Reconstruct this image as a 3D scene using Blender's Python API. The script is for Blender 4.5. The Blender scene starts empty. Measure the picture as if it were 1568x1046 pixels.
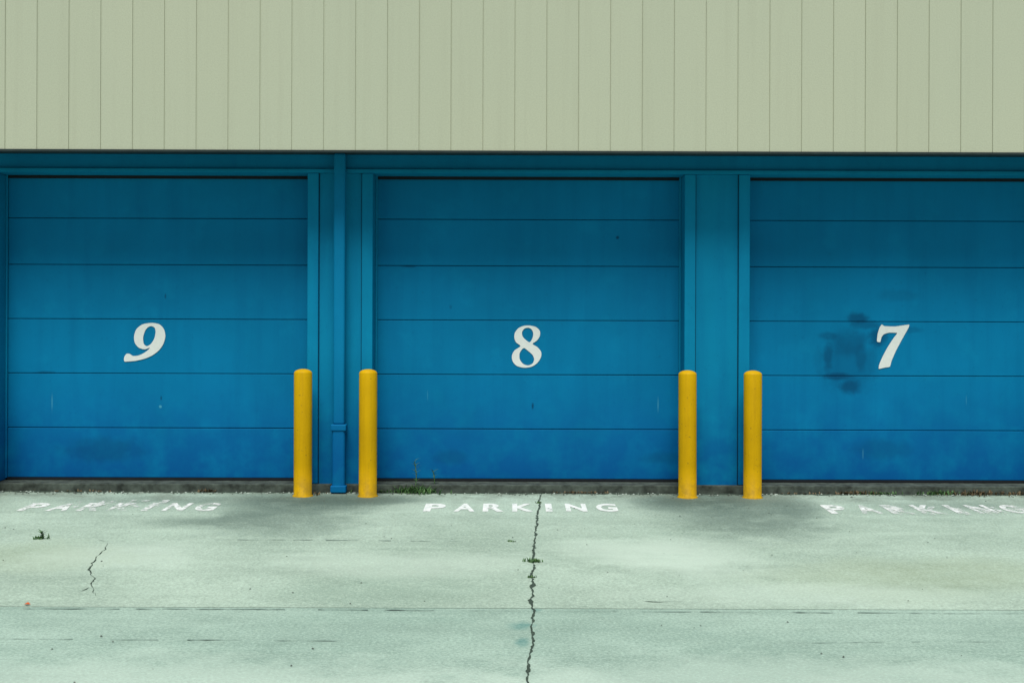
import bpy, bmesh, math, random
from mathutils import Vector, noise as mnoise
random.seed(7)
S = bpy.context.scene
D, F, H = 12.0, 1884.0, 1.39       # camera distance (m), focal (survey units), eye height above door sill
YD = .25                           # door recess
YS = -.60                          # siding overhang

# ------------------------------------------------------------------ helpers
def link(o, parent=None):
    S.collection.objects.link(o)
    if parent: o.parent = parent
    return o
def empty(name):
    e = bpy.data.objects.new(name, None); e.empty_display_size = .2
    return link(e)
def mesh_obj(name, verts, faces, mat=None, parent=None, smooth=False):
    m = bpy.data.meshes.new(name); m.from_pydata(verts, [], faces); m.update()
    if smooth:
        for p in m.polygons: p.use_smooth = True
    if mat: m.materials.append(mat)
    return link(bpy.data.objects.new(name, m), parent)
def box(name, x0, x1, y0, y1, z0, z1, mat, parent=None, bev=0.003, seg=2):
    cx, cy, cz = (x0+x1)/2, (y0+y1)/2, (z0+z1)/2
    v = [(x-cx, y-cy, z-cz) for x in (x0, x1) for y in (y0, y1) for z in (z0, z1)]
    f = [(0,1,3,2),(4,6,7,5),(0,4,5,1),(2,3,7,6),(0,2,6,4),(1,5,7,3)]
    o = mesh_obj(name, v, f, mat, parent); o.location = (cx, cy, cz)
    if bev:
        b = o.modifiers.new('b', 'BEVEL'); b.width = bev; b.segments = seg
        b.limit_method = 'ANGLE'
    return o
def zg(y):                       # height of the paved surface
    if y >= -4.4: return -0.09 + 0.04*(y+0.25)
    return -0.256
def G(px, py):                   # survey: measured point -> ground position
    p = py - (px-784)*0.0035 - 522.5
    d = 3674/(p+75.4)
    if d < 7.6: d = F*1.646/p
    return ((px-784)*d/F, d-D)
def WX(px, y): return (px-784)*(D+y)/F
def WZ(py, y): return H + (522.5-py)*(D+y)/F

class NT:
    def __init__(s, name):
        s.m = bpy.data.materials.new(name); s.m.use_nodes = True
        s.t = s.m.node_tree; s.n = s.t.nodes; s.b = s.n['Principled BSDF']
        s.g = s.n.new('ShaderNodeNewGeometry'); s.P = s.g.outputs['Position']
        s.cache = {}
    def lk(s, a, b): s.t.links.new(a, b)
    def setin(s, sock, v):
        if isinstance(v, bpy.types.NodeSocket): s.lk(v, sock)
        elif isinstance(v, tuple) and len(v) == 3 and sock.type == 'RGBA': sock.default_value = (*v, 1)
        else: sock.default_value = v
    def map(s, sc=(1,1,1), loc=(0,0,0), src=None):
        n = s.n.new('ShaderNodeMapping'); s.lk(src or s.P, n.inputs['Vector'])
        n.inputs['Scale'].default_value = sc; n.inputs['Location'].default_value = loc
        return n.outputs[0]
    def noise(s, scale, detail=4, rough=.55, vec=None, dist=0):
        key = (scale, detail, rough)
        if vec is None and dist == 0 and key in s.cache: return s.cache[key]
        n = s.n.new('ShaderNodeTexNoise'); s.lk(vec or s.P, n.inputs['Vector'])
        n.inputs['Scale'].default_value = scale; n.inputs['Detail'].default_value = detail
        n.inputs['Roughness'].default_value = rough; n.inputs['Distortion'].default_value = dist
        if vec is None and dist == 0: s.cache[key] = n.outputs['Fac']
        return n.outputs['Fac']
    def rng(s, v, a, b, c=0., d=1., smooth=False):
        n = s.n.new('ShaderNodeMapRange'); n.clamp = True
        if smooth: n.interpolation_type = 'SMOOTHSTEP'
        s.setin(n.inputs['Value'], v)
        for k, x in zip(('From Min','From Max','To Min','To Max'), (a,b,c,d)): n.inputs[k].default_value = x
        return n.outputs['Result']
    def math(s, op, a, b=0., c=None):
        n = s.n.new('ShaderNodeMath'); n.operation = op
        s.setin(n.inputs[0], a); s.setin(n.inputs[1], b)
        if c is not None: s.setin(n.inputs[2], c)
        return n.outputs[0]
    def mix(s, f, a, b, mode='MIX'):
        n = s.n.new('ShaderNodeMix'); n.data_type = 'RGBA'; n.blend_type = mode
        s.setin(n.inputs[0], f); s.setin(n.inputs[6], a); s.setin(n.inputs[7], b)
        return n.outputs[2]
    def xyz(s, src=None):
        if src is None and 'xyz' in s.cache: return s.cache['xyz']
        n = s.n.new('ShaderNodeSeparateXYZ'); s.lk(src or s.P, n.inputs[0])
        if src is None: s.cache['xyz'] = n.outputs
        return n.outputs
    def bump(s, h, strength=.3, dist=.01):
        n = s.n.new('ShaderNodeBump'); n.inputs['Strength'].default_value = strength
        n.inputs['Distance'].default_value = dist; s.lk(h, n.inputs['Height'])
        s.lk(n.outputs[0], s.b.inputs['Normal'])
    def ell(s, cx, cy, rx, ry, wob=.5, nscale=2., ax=(0,1), inner=.35, outer=1.):
        """soft ragged elliptical mask in world space"""
        o = s.xyz()
        u = s.math('MULTIPLY_ADD', o[ax[0]], 1/rx, -cx/rx)
        v = s.math('MULTIPLY_ADD', o[ax[1]], 1/ry, -cy/ry)
        r = s.math('SQRT', s.math('MULTIPLY_ADD', u, u, s.math('MULTIPLY', v, v)))
        nn = s.math('MULTIPLY_ADD', s.noise(nscale, 4, .65), wob*2, r)
        return s.rng(nn, inner+wob, outer+wob, 1., 0., True)
    def out(s, col, rough=.6, spec=.3):
        s.setin(s.b.inputs['Base Color'], col); s.setin(s.b.inputs['Roughness'], rough)
        s.b.inputs['Specular IOR Level'].default_value = spec
        return s.m

# ------------------------------------------------------------------ materials
def blue_mat(name, c1, c2, marks=()):
    t = NT(name)
    c = t.mix(t.rng(t.noise(.9, 3, .6), .35, .68), c1, c2)
    streak = t.noise(1, 3, .6, t.map((9, 9, .7)))
    c = t.mix(t.rng(streak, .45, .75, 0, .30), c, (.0, .12, .28))
    n3 = t.noise(3.3, 4, .65)
    c = t.mix(t.rng(n3, .55, .8, 0, .25), c, (.004, .29, .50))
    c = t.mix(t.rng(t.noise(31, 3, .75), .62, .74, 0, .25), c, (.001, .06, .13))
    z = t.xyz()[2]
    low_shade = t.math('MULTIPLY', t.rng(z, -.05, 1.35, 1, 0, True), t.rng(n3, .15, .60))  # bounce-light falloff painted into the colour: bluer and darker towards the ground
    c = t.mix(t.math('MULTIPLY', low_shade, .78), c, (.0005, .07, .27))
    for (px, py, rx, ry, st, ns, col) in marks:
        m = t.ell(WX(px,YD), WZ(py,YD), rx, ry, .5, ns, (0,2), .35, 1.05)
        c = t.mix(t.math('MULTIPLY', m, st), c, col)
    t.bump(t.noise(1.6, 2, .6), .3, .015)
    return t.out(c, .6, .08)
BL1, BL2 = (.0005, .168, .340), (.001, .200, .405)
DK = (.0015, .035, .09); SM = (.001, .055, .14); LT = (.10, .42, .52)
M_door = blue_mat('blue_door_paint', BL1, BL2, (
    (690,700,.22,.10,.3,8,SM),(625,408,.10,.018,.5,12,DK),(160,690,.5,.16,.4,8,SM),(70,572,.12,.02,.4,12,DK),(1020,700,.3,.08,.3,8,SM),
    (80,618,.010,.11,.30,12,LT),(655,606,.006,.07,.18,12,LT),(1008,618,.009,.09,.3,12,LT),(246,624,.018,.018,.6,12,LT),
    (816,621,.016,.045,.8,12,DK),(945,363,.022,.022,.8,12,DK),(247,611,.010,.03,.7,12,DK),(253,455,.012,.035,.6,12,DK),(690,470,.02,.03,.3,12,DK)))
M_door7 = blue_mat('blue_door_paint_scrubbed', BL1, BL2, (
    (1283,574,.19,.050,.7,12,SM),(1303,590,.14,.09,.7,12,SM),(1268,545,.06,.18,.55,12,SM),(1270,512,.14,.05,.45,12,SM),
    (1300,522,.24,.17,.4,8,SM),(1313,485,.13,.07,.7,12,SM),(1345,513,.12,.12,.7,12,SM),(1325,495,.20,.06,.45,12,SM),
    (1318,545,.07,.18,.4,12,SM),(1300,555,.42,.34,.35,8,SM),(1395,503,.16,.04,.3,12,SM),
    (1375,450,.25,.08,.2,8,SM),(1350,685,.35,.14,.3,8,SM),(1322,693,.008,.07,.25,12,LT),(1480,610,.006,.07,.18,12,LT)))
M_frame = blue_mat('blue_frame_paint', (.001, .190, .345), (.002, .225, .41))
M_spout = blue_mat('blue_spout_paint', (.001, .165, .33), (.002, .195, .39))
GS = 48.77*(D+YS)/F; GX = 3.0*(D+YS)/F

def siding_mat():
    t = NT('siding_paint')
    x = t.xyz()[0]
    idx = t.math('FLOOR', t.math('DIVIDE', t.math('SUBTRACT', x, GX), GS))
    w = t.n.new('ShaderNodeTexWhiteNoise'); w.noise_dimensions = '1D'; t.lk(idx, w.inputs['W'])
    c = t.mix(w.outputs['Value'], (.465, .490, .362), (.48, .505, .375))
    c = t.mix(t.rng(t.noise(.45, 3), .3, .7, 0, .4), c, (.43, .475, .365))
    c = t.mix(t.rng(t.noise(1, 3, .6, t.map((14, 14, .5))), .5, .8, 0, .22), c, (.37, .38, .28))
    n = t.noise(75, 1, .7)
    c = t.mix(t.rng(n, .35, .7, 0, .30), c, (.355, .375, .27))
    t.bump(n, .3, .004)
    return t.out(c, .7, .12)
M_siding = siding_mat()

def plain(name, col, rough=.6, var=.3, sc=8, spec=.2):
    t = NT(name)
    dark = tuple(k*(1-var) for k in col)
    c = t.mix(t.rng(t.noise(sc, 3, .65), .3, .7), dark, col)
    return t.out(c, rough, spec)
M_trim = plain('dark_drip_trim', (.025, .04, .04), .6)
M_soffit = plain('dark_soffit', (.015, .05, .065), .8)
M_dark = plain('rubber_seal', (.012, .016, .02), .8)
M_gap = plain('door_gap_backing', (.002, .02, .045), .9)
M_white = plain('white_number_paint', (.80, .83, .79), .5, .08, 20)
M_roof = plain('roof_membrane', (.25, .25, .24), .9)

def yellow_mat():
    t = NT('yellow_bollard_sleeve')
    tc = t.n.new('ShaderNodeTexCoord'); O = tc.outputs['Object']
    c = t.mix(t.rng(t.noise(3, 3), .3, .7), (.53, .31, .0005), (.63, .37, .001))
    c = t.mix(t.rng(t.noise(1, 4, .6, t.map((22, 22, 1.2))), .50, .8, 0, .5), c, (.38, .21, .002))
    z = t.xyz(O)[2]
    n9 = t.noise(9, 4, .7)
    lo = t.math('MULTIPLY', t.rng(z, .0, .28, 1, 0, True), t.rng(n9, .38, .62))
    c = t.mix(t.math('MULTIPLY', lo, .6), c, (.20, .13, .02))
    c = t.mix(t.rng(t.noise(38, 2, .7), .66, .74, 0, .6), c, (.13, .09, .02))
    t.bump(n9, .15, .006)
    return t.out(c, .55, .12)
M_yel = yellow_mat()

def concrete(name, ca, cb, stains=()):
    t = NT(name)
    K = lambda q, k: tuple(min(.85, a*k) for a in q)
    c = t.mix(t.rng(t.noise(.55, 5, .62), .38, .62), ca, cb)
    c = t.mix(t.rng(t.noise(1, 4, .62, t.map((.35, 2.4, 1))), .48, .70, 0, .40), c, K(ca, .78))
    c = t.mix(t.rng(t.noise(1, 4, .6, t.map((.5, 3.4, 1), (7, 3, 0))), .54, .72, 0, .5), c, K(cb, 1.12))
    n2 = t.noise(2.6, 6, .72)
    c = t.mix(t.rng(n2, .50, .72, 0, .36), c, K(ca, .70))
    c = t.mix(t.rng(n2, .28, .46, .36, 0), c, K(cb, 1.16))
    n3 = t.noise(50, 3, .85)
    c = t.mix(t.rng(n3, .50, .66, 0, .52), c, K(ca, .50))
    c = t.mix(t.rng(n3, .34, .46, .50, 0), c, K(cb, 1.35))
    brk = t.math('MULTIPLY', t.rng(n2, .30, .60, .5, 1), t.rng(n3, .3, .6, .75, 1))
    for (cx, cy, rx, ry, st, wob, ns, col) in stains:
        m = t.ell(cx, cy, rx, ry, wob, ns, (0,1), .25, 1.0)
        c = t.mix(t.math('MULTIPLY', t.math('MULTIPLY', m, st), brk), c, col)
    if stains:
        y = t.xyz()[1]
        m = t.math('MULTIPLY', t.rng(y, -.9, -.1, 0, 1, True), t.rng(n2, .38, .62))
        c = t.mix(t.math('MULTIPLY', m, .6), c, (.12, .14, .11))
    t.bump(n3, .35, .005)
    return t.out(c, .85, .12)
ST = (.065, .108, .092)
def gs(px, py, rx, ry, st, wob, ns, col):
    x, y = G(px, py); return (x, y, rx, ry, st, wob, ns, col)
LG = (.57, .69, .59)
STAINS = (
    gs(455,770,1.15,1.0,.9,.8,1.3,ST), gs(430,800,1.0,.8,.65,.9,2.6,ST), gs(1110,772,1.1,1.3,.9,.7,1.3,ST), gs(1150,805,.9,.9,.65,.9,2.6,ST),
    gs(560,765,.8,.4,.8,.8,2.6,ST), gs(1215,775,.35,1.1,.5,.6,2.6,ST), gs(1010,768,.4,.7,.5,.6,2.6,ST), gs(1090,765,1.0,.5,.6,.6,2.6,ST), gs(490,765,1.,.5,.6,.6,2.6,ST),
    (-5.3,-.5,.8,1.0,.6,.5,2.6,ST), gs(310,798,.75,.40,.5,.9,2.6,ST), gs(230,765,1.2,.3,.4,.9,2.6,ST), gs(1480,775,1.0,.3,.35,.9,2.6,ST),
    gs(1440,880,1.5,.9,.40,.8,1.3,(.30,.36,.22)), gs(60,850,1.0,.7,.35,.9,2.6,(.28,.34,.20)), gs(600,905,1.4,.6,.25,.9,1.3,(.22,.34,.27)),
    gs(1010,850,1.1,.9,.7,.8,1.3,LG), gs(180,850,.9,.7,.5,.8,1.3,LG), gs(600,862,1.6,.6,.4,.8,1.3,LG), gs(1250,910,1.6,.4,.4,.8,1.3,LG))
M_apron = concrete('apron_concrete', (.325, .430, .350), (.430, .550, .455), STAINS)
M_alley = concrete('alley_concrete', (.285, .410, .342), (.385, .520, .437),
    (gs(800,957,.09,.13,.9,.7,8,(.10,.25,.23)), gs(802,982,.06,.15,.8,.7,8,(.10,.25,.23)), gs(823,932,.05,.10,.8,.7,8,(.10,.25,.23)),
     gs(300,1045,2.4,.7,.45,.9,2.6,LG), gs(1300,1045,2.4,.7,.45,.9,2.6,LG)))
M_ground = plain('ground_dirt_concrete', (.30, .34, .29), .9, .3, .4)
M_sill = plain('sill_concrete', (.095, .12, .10), .9, .75, 9)
M_crack = plain('crack_dirt', (.07, .105, .08), .95, .5, 12)
M_seam = plain('seam_sealant', (.20, .28, .24), .9, .3, 9)

def paint_mat(name, lo, hi):
    t = NT(name)
    t.out(t.mix(t.rng(t.noise(20, 2), .4, .65), (.68, .74, .70), (.84, .86, .84)), .8)
    tr = t.n.new('ShaderNodeBsdfTransparent'); ms = t.n.new('ShaderNodeMixShader')
    f = t.rng(t.math('ADD', t.math('MULTIPLY', t.noise(5, 3, .7), .6), t.math('MULTIPLY', t.noise(38, 2, .7), .4)), lo, hi)
    t.lk(f, ms.inputs[0]); t.lk(tr.outputs[0], ms.inputs[1]); t.lk(t.b.outputs[0], ms.inputs[2])
    t.lk(ms.outputs[0], t.n['Material Output'].inputs[0])
    return t.m
M_mark = paint_mat('worn_road_paint', .33, .42)
M_markb = paint_mat('old_road_paint', .38, .54)
M_mark2 = paint_mat('very_worn_road_paint', .45, .62)

def leaf(name, a, b):
    t = NT(name); return t.out(t.mix(t.rng(t.noise(30, 2), .3, .7), a, b), .6)
M_leaf = leaf('weed_leaf', (.03, .09, .03), (.10, .20, .06))
M_dry = leaf('dry_grass', (.08, .055, .03), (.20, .15, .08))

# ------------------------------------------------------------------ ground
ground = mesh_obj('ground', [(-400,-400,-.30),(400,-400,-.30),(400,400,-.30),(-400,400,-.30)], [(0,1,2,3)], M_ground)
def sheet(name, x0, x1, ys, mat, dz=0):
    v = []; f = []
    for y in ys: v += [(x0, y, zg(y)+dz), (x1, y, zg(y)+dz)]
    for j in range(len(ys)-1): a = 2*j; f.append((a, a+1, a+3, a+2))
    return mesh_obj(name, v, f, mat)
sheet('concrete_apron', -16, 16, [-4.398, -2, -.04], M_apron)
sheet('alley_pavement', -40, 40, [-22, -10, -4.392], M_alley, -.0025)
def ribbon(name, pts, w, mat, parent=None, jit=.01, seed=0, dz=.003, sub=.05, wj=.6, taper=True, gap=0):
    r = random.Random(seed); P = []
    for a, b in zip(pts[:-1], pts[1:]):
        L = math.dist(a, b); n = max(1, int(L/sub))
        for k in range(n):
            s = k/n; P.append((a[0]+(b[0]-a[0])*s, a[1]+(b[1]-a[1])*s))
    P.append(pts[-1]); N = len(P); v = []; f = []
    off = 0
    for i, (x, y) in enumerate(P):
        q = P[min(i+1, N-1)]; p = P[max(i-1, 0)]
        tx, ty = q[0]-p[0], q[1]-p[1]; l = math.hypot(tx, ty) or 1; nx, ny = -ty/l, tx/l
        off = off*.6 + r.uniform(-1, 1)*jit
        ww = w*(1+r.uniform(-wj, wj))*.5
        ww *= .6+1.0*max(0, mnoise.noise(Vector((i*.17, seed, 0)))+.4)
        if taper: ww *= min(1, .15+4*min(i, N-1-i)/N)
        for sgn in (-1, 1):
            X, Y = x+nx*(off+sgn*ww), y+ny*(off+sgn*ww)
            v.append((X, Y, zg(Y)+dz))
    for i in range(N-1):
        if gap and mnoise.noise(Vector((i*.23, seed+5, 0))) < gap-1: continue
        f.append((2*i, 2*i+1, 2*i+3, 2*i+2))
    return mesh_obj(name, v, f, mat, parent)
C = lambda L: [G(*p) for p in L]
ribbon('pavement_crack', C([(829,753),(826,775),(822,800),(821,830),(818,862),(816,890),(815,925),(819,935)]), .015, M_crack, seed=1, jit=.008, taper=False, wj=.8, sub=.035)
ribbon('pavement_crack', C([(819,935),(816,960),(817,985),(812,1010),(810,1050),(803,1120)]), .012, M_crack, seed=11, jit=.005, taper=False, wj=.8, sub=.03)
ribbon('pavement_crack', C([(166,829),(158,845),(140,862),(137,872),(142,886),(139,899),(150,912)]), .007, M_crack, seed=2, jit=.012, wj=.7, sub=.035)
ribbon('pavement_crack', C([(166,829),(150,826)]), .007, M_crack, seed=12)
ribbon('pavement_crack', C([(139,899),(126,905)]), .006, M_crack, seed=13)
ribbon('pavement_crack', C([(-90,977),(200,979),(420,980),(640,982)]), .007, M_seam, seed=3, jit=.004, wj=.9, gap=.9)
ribbon('pavement_crack', C([(1150,985),(1300,983),(1700,981)]), .006, M_seam, seed=4, jit=.004, wj=.9, gap=.9)
ribbon('pavement_crack', C([(-120,931),(400,932),(819,935)]), .010, M_seam, seed=5, jit=.004, wj=.9, gap=.85)
ribbon('pavement_crack', C([(819,935),(1200,937),(1700,940)]), .008, M_seam, seed=6, jit=.004, wj=.9, gap=.85)
ribbon('pavement_crack', C([(240,826),(420,826),(560,827),(730,829)]), .010, M_seam, seed=7, jit=.004, wj=.9, gap=.95)
ribbon('pavement_crack', C([(985,920),(1010,921),(1045,920)]), .009, M_crack, seed=9, jit=.006, wj=.8)

zs = -.003
box('door_sill_slab', -13, 13, -.05, .6, -.30, zs, M_sill, None, .008)
ribbon('joint_debris', [(-13,-.068),(13,-.068)], .04, M_crack, seed=20, jit=.010, dz=.004, wj=.9, taper=False)

# ------------------------------------------------------------------ garage building
B = empty('garage_building')
CW = .637; PITCH = 3.675; C0 = -1.678
cols = [C0+PITCH*k for k in range(-2, 4)]
XL, XR = cols[0]-CW/2-.6, cols[-1]+CW/2+.6
ZH0 = 3.024
ZS = WZ(231, YS)
ZB = ZS+.05
v = []; f = []; prof = []
k0 = math.floor((XL-GX)/GS); k1 = math.ceil((XR-GX)/GS)
prof.append((XL, YS))
rg = random.Random(4)
for k in range(k0+1, k1):
    x = GX+GS*k; e = rg.uniform(.6, 1.5)
    prof += [(x-.004, YS), (x-.0025*e, YS+.008), (x+.002, YS+.008), (x+.0035, YS-.0015), (x+.009, YS-.0015), (x+.012, YS)]
prof.append((XR, YS))
ZT = 7.2
for (x, y) in prof:
    v += [(x, y, ZS), (x, y, ZT)]
for i in range(len(prof)-1): f.append((2*i, 2*i+2, 2*i+3, 2*i+1))
mesh_obj('metal_siding', v, f, M_siding, B)
box('drip_edge_trim', XL-.01, XR+.01, YS-.010, YS+.03, ZS-.022, ZS+.001, M_trim, B, .003)
box('soffit', XL, XR, YS+.03, .02, ZB, ZB+.06, M_soffit, B, 0)
box('parapet_cap', XL-.03, XR+.03, YS-.03, .25, ZT+.001, ZT+.06, M_trim, B, .01)
box('building_shell', XL+.02, XR-.02, .7, 14, -.3, ZT-.4, M_siding, B, 0)
box('upper_wall', XL+.01, XR-.01, YS+.05, .69, ZB+.065, ZT-.01, M_siding, B, 0)
box('roof', XL+.03, XR-.03, .72, 13.9, ZT-.39, ZT-.3, M_roof, B, 0)
box('header_beam', XL, XR, -.012, .30, ZH0+.035, ZB-.001, M_spout, B, .003)
box('header_flange', XL, XR, -.045, .29, ZH0, ZH0+.0345, M_frame, B, .004)
for i, cx in enumerate(cols):
    x0, x1 = cx-CW/2, cx+CW/2; jw = .108
    box('column_%d_core' % i, x0+.02, x1-.02, .014, .69, -.01, ZH0-.001, M_frame, B, .002)
    box('column_%d_jamb_a' % i, x0, x0+jw, -.016, .32, -.001, ZH0-.002, M_frame, B, .008, 3)
    box('column_%d_jamb_b' % i, x1-jw, x1, -.016, .32, -.001, ZH0-.002, M_frame, B, .008, 3)
    box('column_%d_joint_a' % i, x0+jw, x0+jw+.007, .0105, .02, 0, ZH0-.003, M_gap, B, 0)
    box('column_%d_joint_b' % i, x1-jw-.007, x1-jw, .0105, .02, 0, ZH0-.003, M_gap, B, 0)
    if i % 2 == 0:
        sx = cx+.006
        box('downspout_%d' % i, sx-.057, sx+.057, -.125, -.050, .58, ZB-.001, M_spout, B, .024, 4)
        box('downspout_%d_boot' % i, sx-.064, sx+.064, -.135, -.042, -.045, .575, M_spout, B, .026, 4)
        box('downspout_%d_collar' % i, sx-.076, sx+.076, -.145, -.020, .520, .585, M_spout, B, .012, 3)
        box('downspout_%d_shoe' % i, sx-.076, sx+.076, -.147, -.020, -.075, -.005, M_spout, B, .012, 3)

# digits -------------------------------------------------------------
DIG = {
'9': ([[(232,494),(244,496),(251,503),(253.5,514),(250.5,526),(243.5,536),(233,544),(221,549),(208,552),(198,553),(191,553),(190.5,547),(194,541.5),(199,541.5),(204,544.5),(212,544),(220,540.5),(227,535.5),(229.5,532),(222,534.5),(213,532),(207,525),(205.5,515),(209,504),(218,496.5)],
       [(232,499),(237,501.5),(238.5,508),(236.5,518),(231.5,526),(225.5,529.5),(220.5,526),(219.5,516),(222.5,506),(227,500.5)]], (222,523)),
'8': ([[(810,498),(820,500),(826.5,506),(826.5,514),(822,521),(815.5,526),(823,531),(828.5,538),(828.5,546),(823,555),(814,561),(802,562.5),(791,559.5),(785,552.5),(784,544),(788,536),(797,529.5),(790.5,524),(787.5,517),(788.5,509),(794,502),(802,498.5)],
       [(809,501.5),(814,504),(816.5,510.5),(815,518),(811,523.5),(804.5,519.5),(800,514),(799.5,507.5),(803.5,502.5)],
       [(802.5,532.5),(809,537),(815.5,543),(818,549.5),(815.5,556),(808.5,559),(801,556.5),(796,549.5),(795.5,541.5),(798.5,535.5)]], (806,530)),
'7': ([[(1350,496.5),(1354,499),(1370,499.5),(1391.5,496.5),(1390.5,502),(1381,519),(1371.5,537),(1365,552),(1362.5,561),(1354,562.5),(1345.5,564.5),(1346,558),(1351,546),(1359,531),(1368,517),(1373.5,509.5),(1361,509),(1353,511.5),(1349.5,516),(1347.5,523.5),(1342.5,522.5),(1343.5,511),(1346.5,501)]], (1366,530)),
}
def cr(pts, n=6, tension=.5):
    out = []; N = len(pts)
    for i in range(N):
        p0, p1, p2, p3 = [Vector(pts[(i+k) % N]) for k in (-1, 0, 1, 2)]
        for j in range(n):
            t = j/n
            m1 = (p2-p0)*tension*.8; m2 = (p3-p1)*tension*.8
            h00=2*t**3-3*t*t+1; h10=t**3-2*t*t+t; h01=-2*t**3+3*t*t; h11=t**3-t*t
            out.append(h00*p1+h10*m1+h01*p2+h11*m2)
    return out
def curve_to_mesh(cu_obj):
    S.collection.objects.link(cu_obj)
    dg = bpy.context.evaluated_depsgraph_get(); dg.update()
    me = bpy.data.meshes.new_from_object(cu_obj.evaluated_get(dg))
    bpy.data.objects.remove(cu_obj)
    return me
def digit(ch, name, cx, cz, y, rot=0):
    loops, (ox, oy) = DIG[ch]
    cu = bpy.data.curves.new(name, 'CURVE'); cu.dimensions = '2D'; cu.fill_mode = 'BOTH'
    sc = (D+y)/F
    for L in loops:
        pts = cr(L) if ch != '7' else cr(L, 3, .25)
        sp = cu.splines.new('POLY'); sp.points.add(len(pts)-1); sp.use_cyclic_u = True
        for p, q in zip(sp.points, pts):
            a, b = (q.x-ox)*sc, (oy-q.y)*sc
            if rot: a, b = -a, -b
            p.co = (a, b, 0, 1)
    me = curve_to_mesh(bpy.data.objects.new(name, cu))
    me.materials.clear(); me.materials.append(M_white)
    o = link(bpy.data.objects.new(name, me), B)
    o.rotation_euler = (math.radians(90), 0, 0); o.location = (cx, y-.003, cz)
    return o

# doors --------------------------------------------------------------
seams = [740, 656.5, 573.3, 490.2, 407, 336, 250]
zsm = [WZ(p, YD) for p in seams]
zsm[0] = .022
nums = ['10', '9', '8', '7', '6']
for bi in range(5):
    x0, x1 = cols[bi]+CW/2+.004, cols[bi+1]-CW/2-.004
    nm = nums[bi]
    box('door_%s_backing' % nm, x0, x1, YD+.045, YD+.07, 0, 3.25, M_gap, B, 0)
    for k in range(6):
        g = .0028
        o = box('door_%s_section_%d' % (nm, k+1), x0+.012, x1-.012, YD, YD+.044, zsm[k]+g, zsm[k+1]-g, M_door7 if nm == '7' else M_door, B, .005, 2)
        o.rotation_euler = (math.radians(random.uniform(-.5, .5)), 0, math.radians(random.uniform(-.05, .05)))
    box('door_%s_bottom_seal' % nm, x0+.006, x1-.006, YD-.008, YD+.05, zs+.001, .022, M_dark, B, .004)
    box('door_%s_weatherstrip_a' % nm, x0-.003, x0+.016, YD-.028, YD-.008, .02, ZH0+.002, M_frame, B, .003)
    box('door_%s_weatherstrip_b' % nm, x1-.016, x1+.003, YD-.028, YD-.008, .02, ZH0+.002, M_frame, B, .003)
    box('door_%s_head_stop' % nm, x0+.02, x1-.02, YD-.03, YD-.008, ZH0-.03, ZH0+.03, M_dark, B, .003)
ym = YD-.004
digit('9', 'number_9', WX(222, YD), WZ(523+2, YD), ym)
digit('8', 'number_8', WX(806, YD), WZ(530, YD), ym)
digit('7', 'number_7', WX(1366, YD), WZ(530-2, YD), ym)
digit('9', 'number_6', WX(806, YD)+2*PITCH, WZ(530, YD), ym, 1)

def text_mesh(ch, off=.035):
    cu = bpy.data.curves.new('t', 'FONT'); cu.body = ch; cu.size = 1; cu.offset = off
    cu.align_x = 'CENTER'; cu.resolution_u = 4
    return curve_to_mesh(bpy.data.objects.new('t', cu))
me = text_mesh('10', .02); me.materials.clear(); me.materials.append(M_white)
o = link(bpy.data.objects.new('number_10', me), B); o.scale = (.6,.6,.6)
o.rotation_euler = (math.radians(90),0,0); o.location = (cols[0]+PITCH/2, ym-.003, 1.15)

# ------------------------------------------------------------------ parking lettering
def lettering(par, word, centers, py0, py1, mat, shift=0, wsc=1.):
    for i, (ch, pc) in enumerate(zip(word, centers)):
        me = text_mesh(ch)
        xs = [q.co.x for q in me.vertices]; ys = [q.co.y for q in me.vertices]
        a, b = min(xs), max(xs); c, d = min(ys), max(ys)
        X, Yt = G(pc, py0); _, Yb = G(pc, py1)
        w = (.06 if ch == 'I' else .19)*wsc
        for q in me.vertices:
            u = (q.co.x-a)/(b-a)-.5; t = (q.co.y-c)/(d-c)
            x = X+u*w; y = Yb+(Yt-Yb)*t
            q.co = (x, y, zg(y)+.0035+shift)
        me.materials.clear(); me.materials.append(mat)
        link(bpy.data.objects.new('letter_'+ch.lower(), me), par)
W = 'PARKING'
lettering(empty('parking_lettering'), W, [669,714,757,801,840,881,927], 771, 783, M_mark)
p = empty('parking_lettering')
lettering(p, W, [68,110,155,200,240,282,326], 770, 782, M_markb)
lettering(p, 'ARKI', [125,176,220,256], 766, 777, M_mark2, .002, 1.1)
p = empty('parking_lettering')
lettering(p, W, [1271,1317,1362,1407,1447,1490,1537], 773, 786, M_markb)
lettering(p, 'RKING', [1372,1420,1460,1506,1550], 776, 788, M_mark2, .002)

# ------------------------------------------------------------------ bollards
def bollard(x, y):
    R, Hh = .0865, 1.212
    pr = [(R+.012, -.05), (R+.012, .004), (R+.004, .010), (R, .012), (R, .3), (R, .7), (R, Hh-.042)]
    for k in range(1, 9):
        a = k/8*math.pi/2; pr.append((R*math.cos(a) if k < 8 else .0, Hh-.042+.042*math.sin(a)))
    n = 40; v = []; f = []
    for (r, z) in pr[:-1]:
        for i in range(n): v.append((r*math.cos(2*math.pi*i/n), r*math.sin(2*math.pi*i/n), z))
    v.append((0, 0, pr[-1][1])); top = len(v)-1
    for j in range(len(pr)-2):
        for i in range(n):
            f.append((j*n+i, j*n+(i+1)%n, (j+1)*n+(i+1)%n, (j+1)*n+i))
    j = len(pr)-2
    for i in range(n): f.append((j*n+i, j*n+(i+1)%n, top))
    o = mesh_obj('bollard', v, f, M_yel, smooth=True); o.location = (x, y, zg(y))
    o.rotation_euler = (random.uniform(-.004,.004), random.uniform(-.004,.004), random.uniform(0,6))
    return o
YB = -.25
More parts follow.
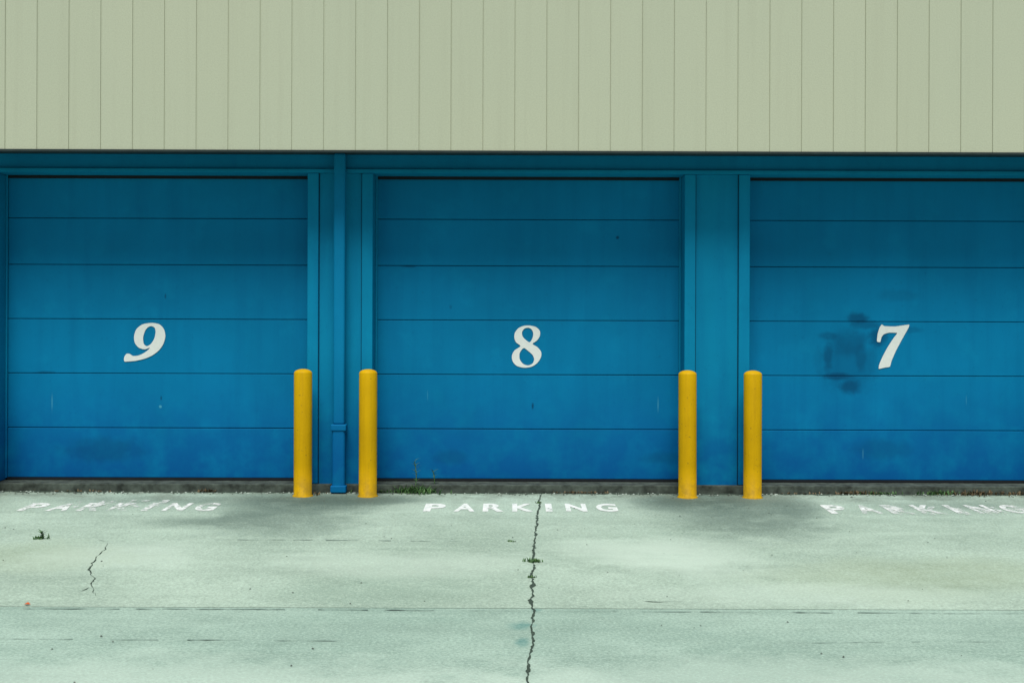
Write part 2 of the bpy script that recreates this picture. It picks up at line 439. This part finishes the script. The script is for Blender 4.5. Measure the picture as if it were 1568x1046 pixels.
for px in (464.5, 564, 1053.5, 1153): bollard(WX(px, YB), YB)
for cx in (cols[1], cols[4], cols[0], cols[5]):
    bollard(cx-.31, YB); bollard(cx+.31, YB)

# ------------------------------------------------------------------ weeds
def weed(px, py, spread=.08, h=.08, n=30, stem=0, mat=None, elong=1., seed=0):
    r = random.Random(seed+int(px)); X, Y = G(px, py); v = []; f = []
    def blade(x, y, z, a, L, w, lean):
        s = len(v); dx, dy = math.cos(a), math.sin(a)
        for t, ww in ((0, w), (.4, w*1.15), (.8, w*.6), (1, 0)):
            cxx = x+dx*lean*L*t*t; cyy = y+dy*lean*L*t*t; cz = z+L*t*(1-.35*lean*t)
            v.append((cxx-dy*ww, cyy+dx*ww, cz)); v.append((cxx+dy*ww, cyy-dx*ww, cz))
        for k in range(3): f.append((s+2*k, s+2*k+1, s+2*k+3, s+2*k+2))
    for _ in range(n):
        x = X+r.gauss(0, spread*.5*elong); y = Y+r.gauss(0, spread*.3)
        if y > -.06: y = -.065
        blade(x, y, zg(y)+.002, r.uniform(0, 6.28), h*r.uniform(.4, 1.1), r.uniform(.003, .008), r.uniform(.2, 1.3))
    if stem:
        z0 = zg(Y); s = len(v)
        for k in range(9):
            t = k/8; x = X+.02*math.sin(t*3); v.append((x-.004, Y, z0+stem*t)); v.append((x+.004, Y, z0+stem*t))
        for k in range(8): f.append((s+2*k, s+2*k+1, s+2*k+3, s+2*k+2))
        for k in range(18):
            t = r.uniform(.25, 1); x = X+.02*math.sin(t*3)
            blade(x, Y, z0+stem*t, r.choice((0, 3.14))+r.uniform(-.6,.6), r.uniform(.02,.06), .006, 1.)
    return mesh_obj('weed', v, f, mat or M_leaf)
weed(635, 754, .20, .10, 170, .30)
weed(663, 752, .04, .05, 14, .20)
weed(817, 860, .05, .035, 50)
weed(816, 884, .03, .02, 20)
weed(825, 770, .03, .02, 24)
weed(63, 825, .05, .045, 30, .05)
weed(785, 829, .02, .02, 10)
weed(320, 752, .09, .045, 50, 0, M_dry)
weed(868, 753, .10, .03, 60, 0, M_dry, elong=2)
weed(905, 753, .08, .03, 40, 0, M_dry, elong=2)
weed(1310, 756, .10, .05, 80, 0, M_dry, elong=2.)
weed(1345, 756, .10, .04, 60, 0, M_leaf, elong=2)
weed(1440, 757, .10, .06, 90, 0, M_leaf, elong=2)
weed(1490, 757, .14, .06, 110, 0, M_dry, elong=2)
weed(1548, 757, .10, .05, 60, 0, M_dry, elong=2)
weed(475, 757, .10, .04, 40, 0, M_dry, elong=1.5)
weed(600, 752, .10, .04, 40, 0, M_leaf, elong=2.5)
weed(120, 751, .10, .03, 30, 0, M_dry, elong=3)
weed(1240, 755, .10, .03, 30, 0, M_dry, elong=3)

def litter(name, n, area, mat, smin, smax, seed):
    r = random.Random(seed); v = []; f = []
    for _ in range(n):
        x, y = area(r); s = r.uniform(smin, smax); b = len(v); z = zg(y)
        for k in range(6):
            a = k*math.pi/3; v.append((x+s*math.cos(a)*r.uniform(.6,1.2), y+s*math.sin(a)*r.uniform(.6,1.2), z+.002))
        v.append((x, y, z+.002+s*.7))
        for k in range(6): f.append((b+k, b+(k+1) % 6, b+6))
    return mesh_obj(name, v, f, mat)
M_peb = plain('pebble_grey', (.10, .12, .10), .9); M_pebw = plain('paint_chip_pale', (.42, .50, .44), .8)
litter('gravel', 500, lambda r: (r.uniform(-6, 6), -.07-abs(r.gauss(0, .06))), M_peb, .004, .014, 1)
litter('gravel', 170, lambda r: (r.uniform(-6, 6), r.uniform(-7, -.3)), M_peb, .003, .009, 2)
litter('paint_chips', 260, lambda r: (r.uniform(-6, 6), -.06-abs(r.gauss(0, .05))), M_pebw, .005, .015, 3)
M_or = plain('orange_leaf', (.6, .12, .03), .7)
X, Y = G(43, 926)
mesh_obj('fallen_leaf', [(X-.02,Y,zg(Y)+.006),(X,Y-.015,zg(Y)+.012),(X+.022,Y,zg(Y)+.007),(X,Y+.015,zg(Y)+.018)], [(0,1,2,3)], M_or)

# ------------------------------------------------------------------ light
w = bpy.data.worlds.new('World'); S.world = w; w.use_nodes = True
nt = w.node_tree; bg = nt.nodes['Background']
sky = nt.nodes.new('ShaderNodeTexSky'); sky.sky_type = 'NISHITA'; sky.sun_disc = False
el, az = math.radians(60), math.radians(184)
sky.sun_elevation = el; sky.sun_rotation = az; sky.air_density = 1.0; sky.dust_density = 2.0; sky.ozone_density = 1.0
nt.links.new(sky.outputs[0], bg.inputs[0]); bg.inputs[1].default_value = .07
L = bpy.data.lights.new('sun', 'SUN'); L.energy = 3.7; L.angle = math.radians(32); L.color = (1, .975, .91)
so = link(bpy.data.objects.new('sun', L))
d = Vector((math.sin(az)*math.cos(el), math.cos(az)*math.cos(el), math.sin(el)))
so.rotation_euler = d.to_track_quat('Z', 'Y').to_euler(); so.location = (0, -10, 20)

# ------------------------------------------------------------------ camera
cam = bpy.data.cameras.new('camera'); cam.sensor_width = 36; cam.lens = F/1568*36
cam.clip_end = 1500; cam.clip_start = .05
co = link(bpy.data.objects.new('camera', cam)); co.location = (0, -D, H)
co.rotation_euler = (math.radians(90), math.radians(-.2), 0)
S.camera = co
S.view_settings.view_transform = 'Standard'; S.view_settings.look = 'None'; S.view_settings.exposure = 0
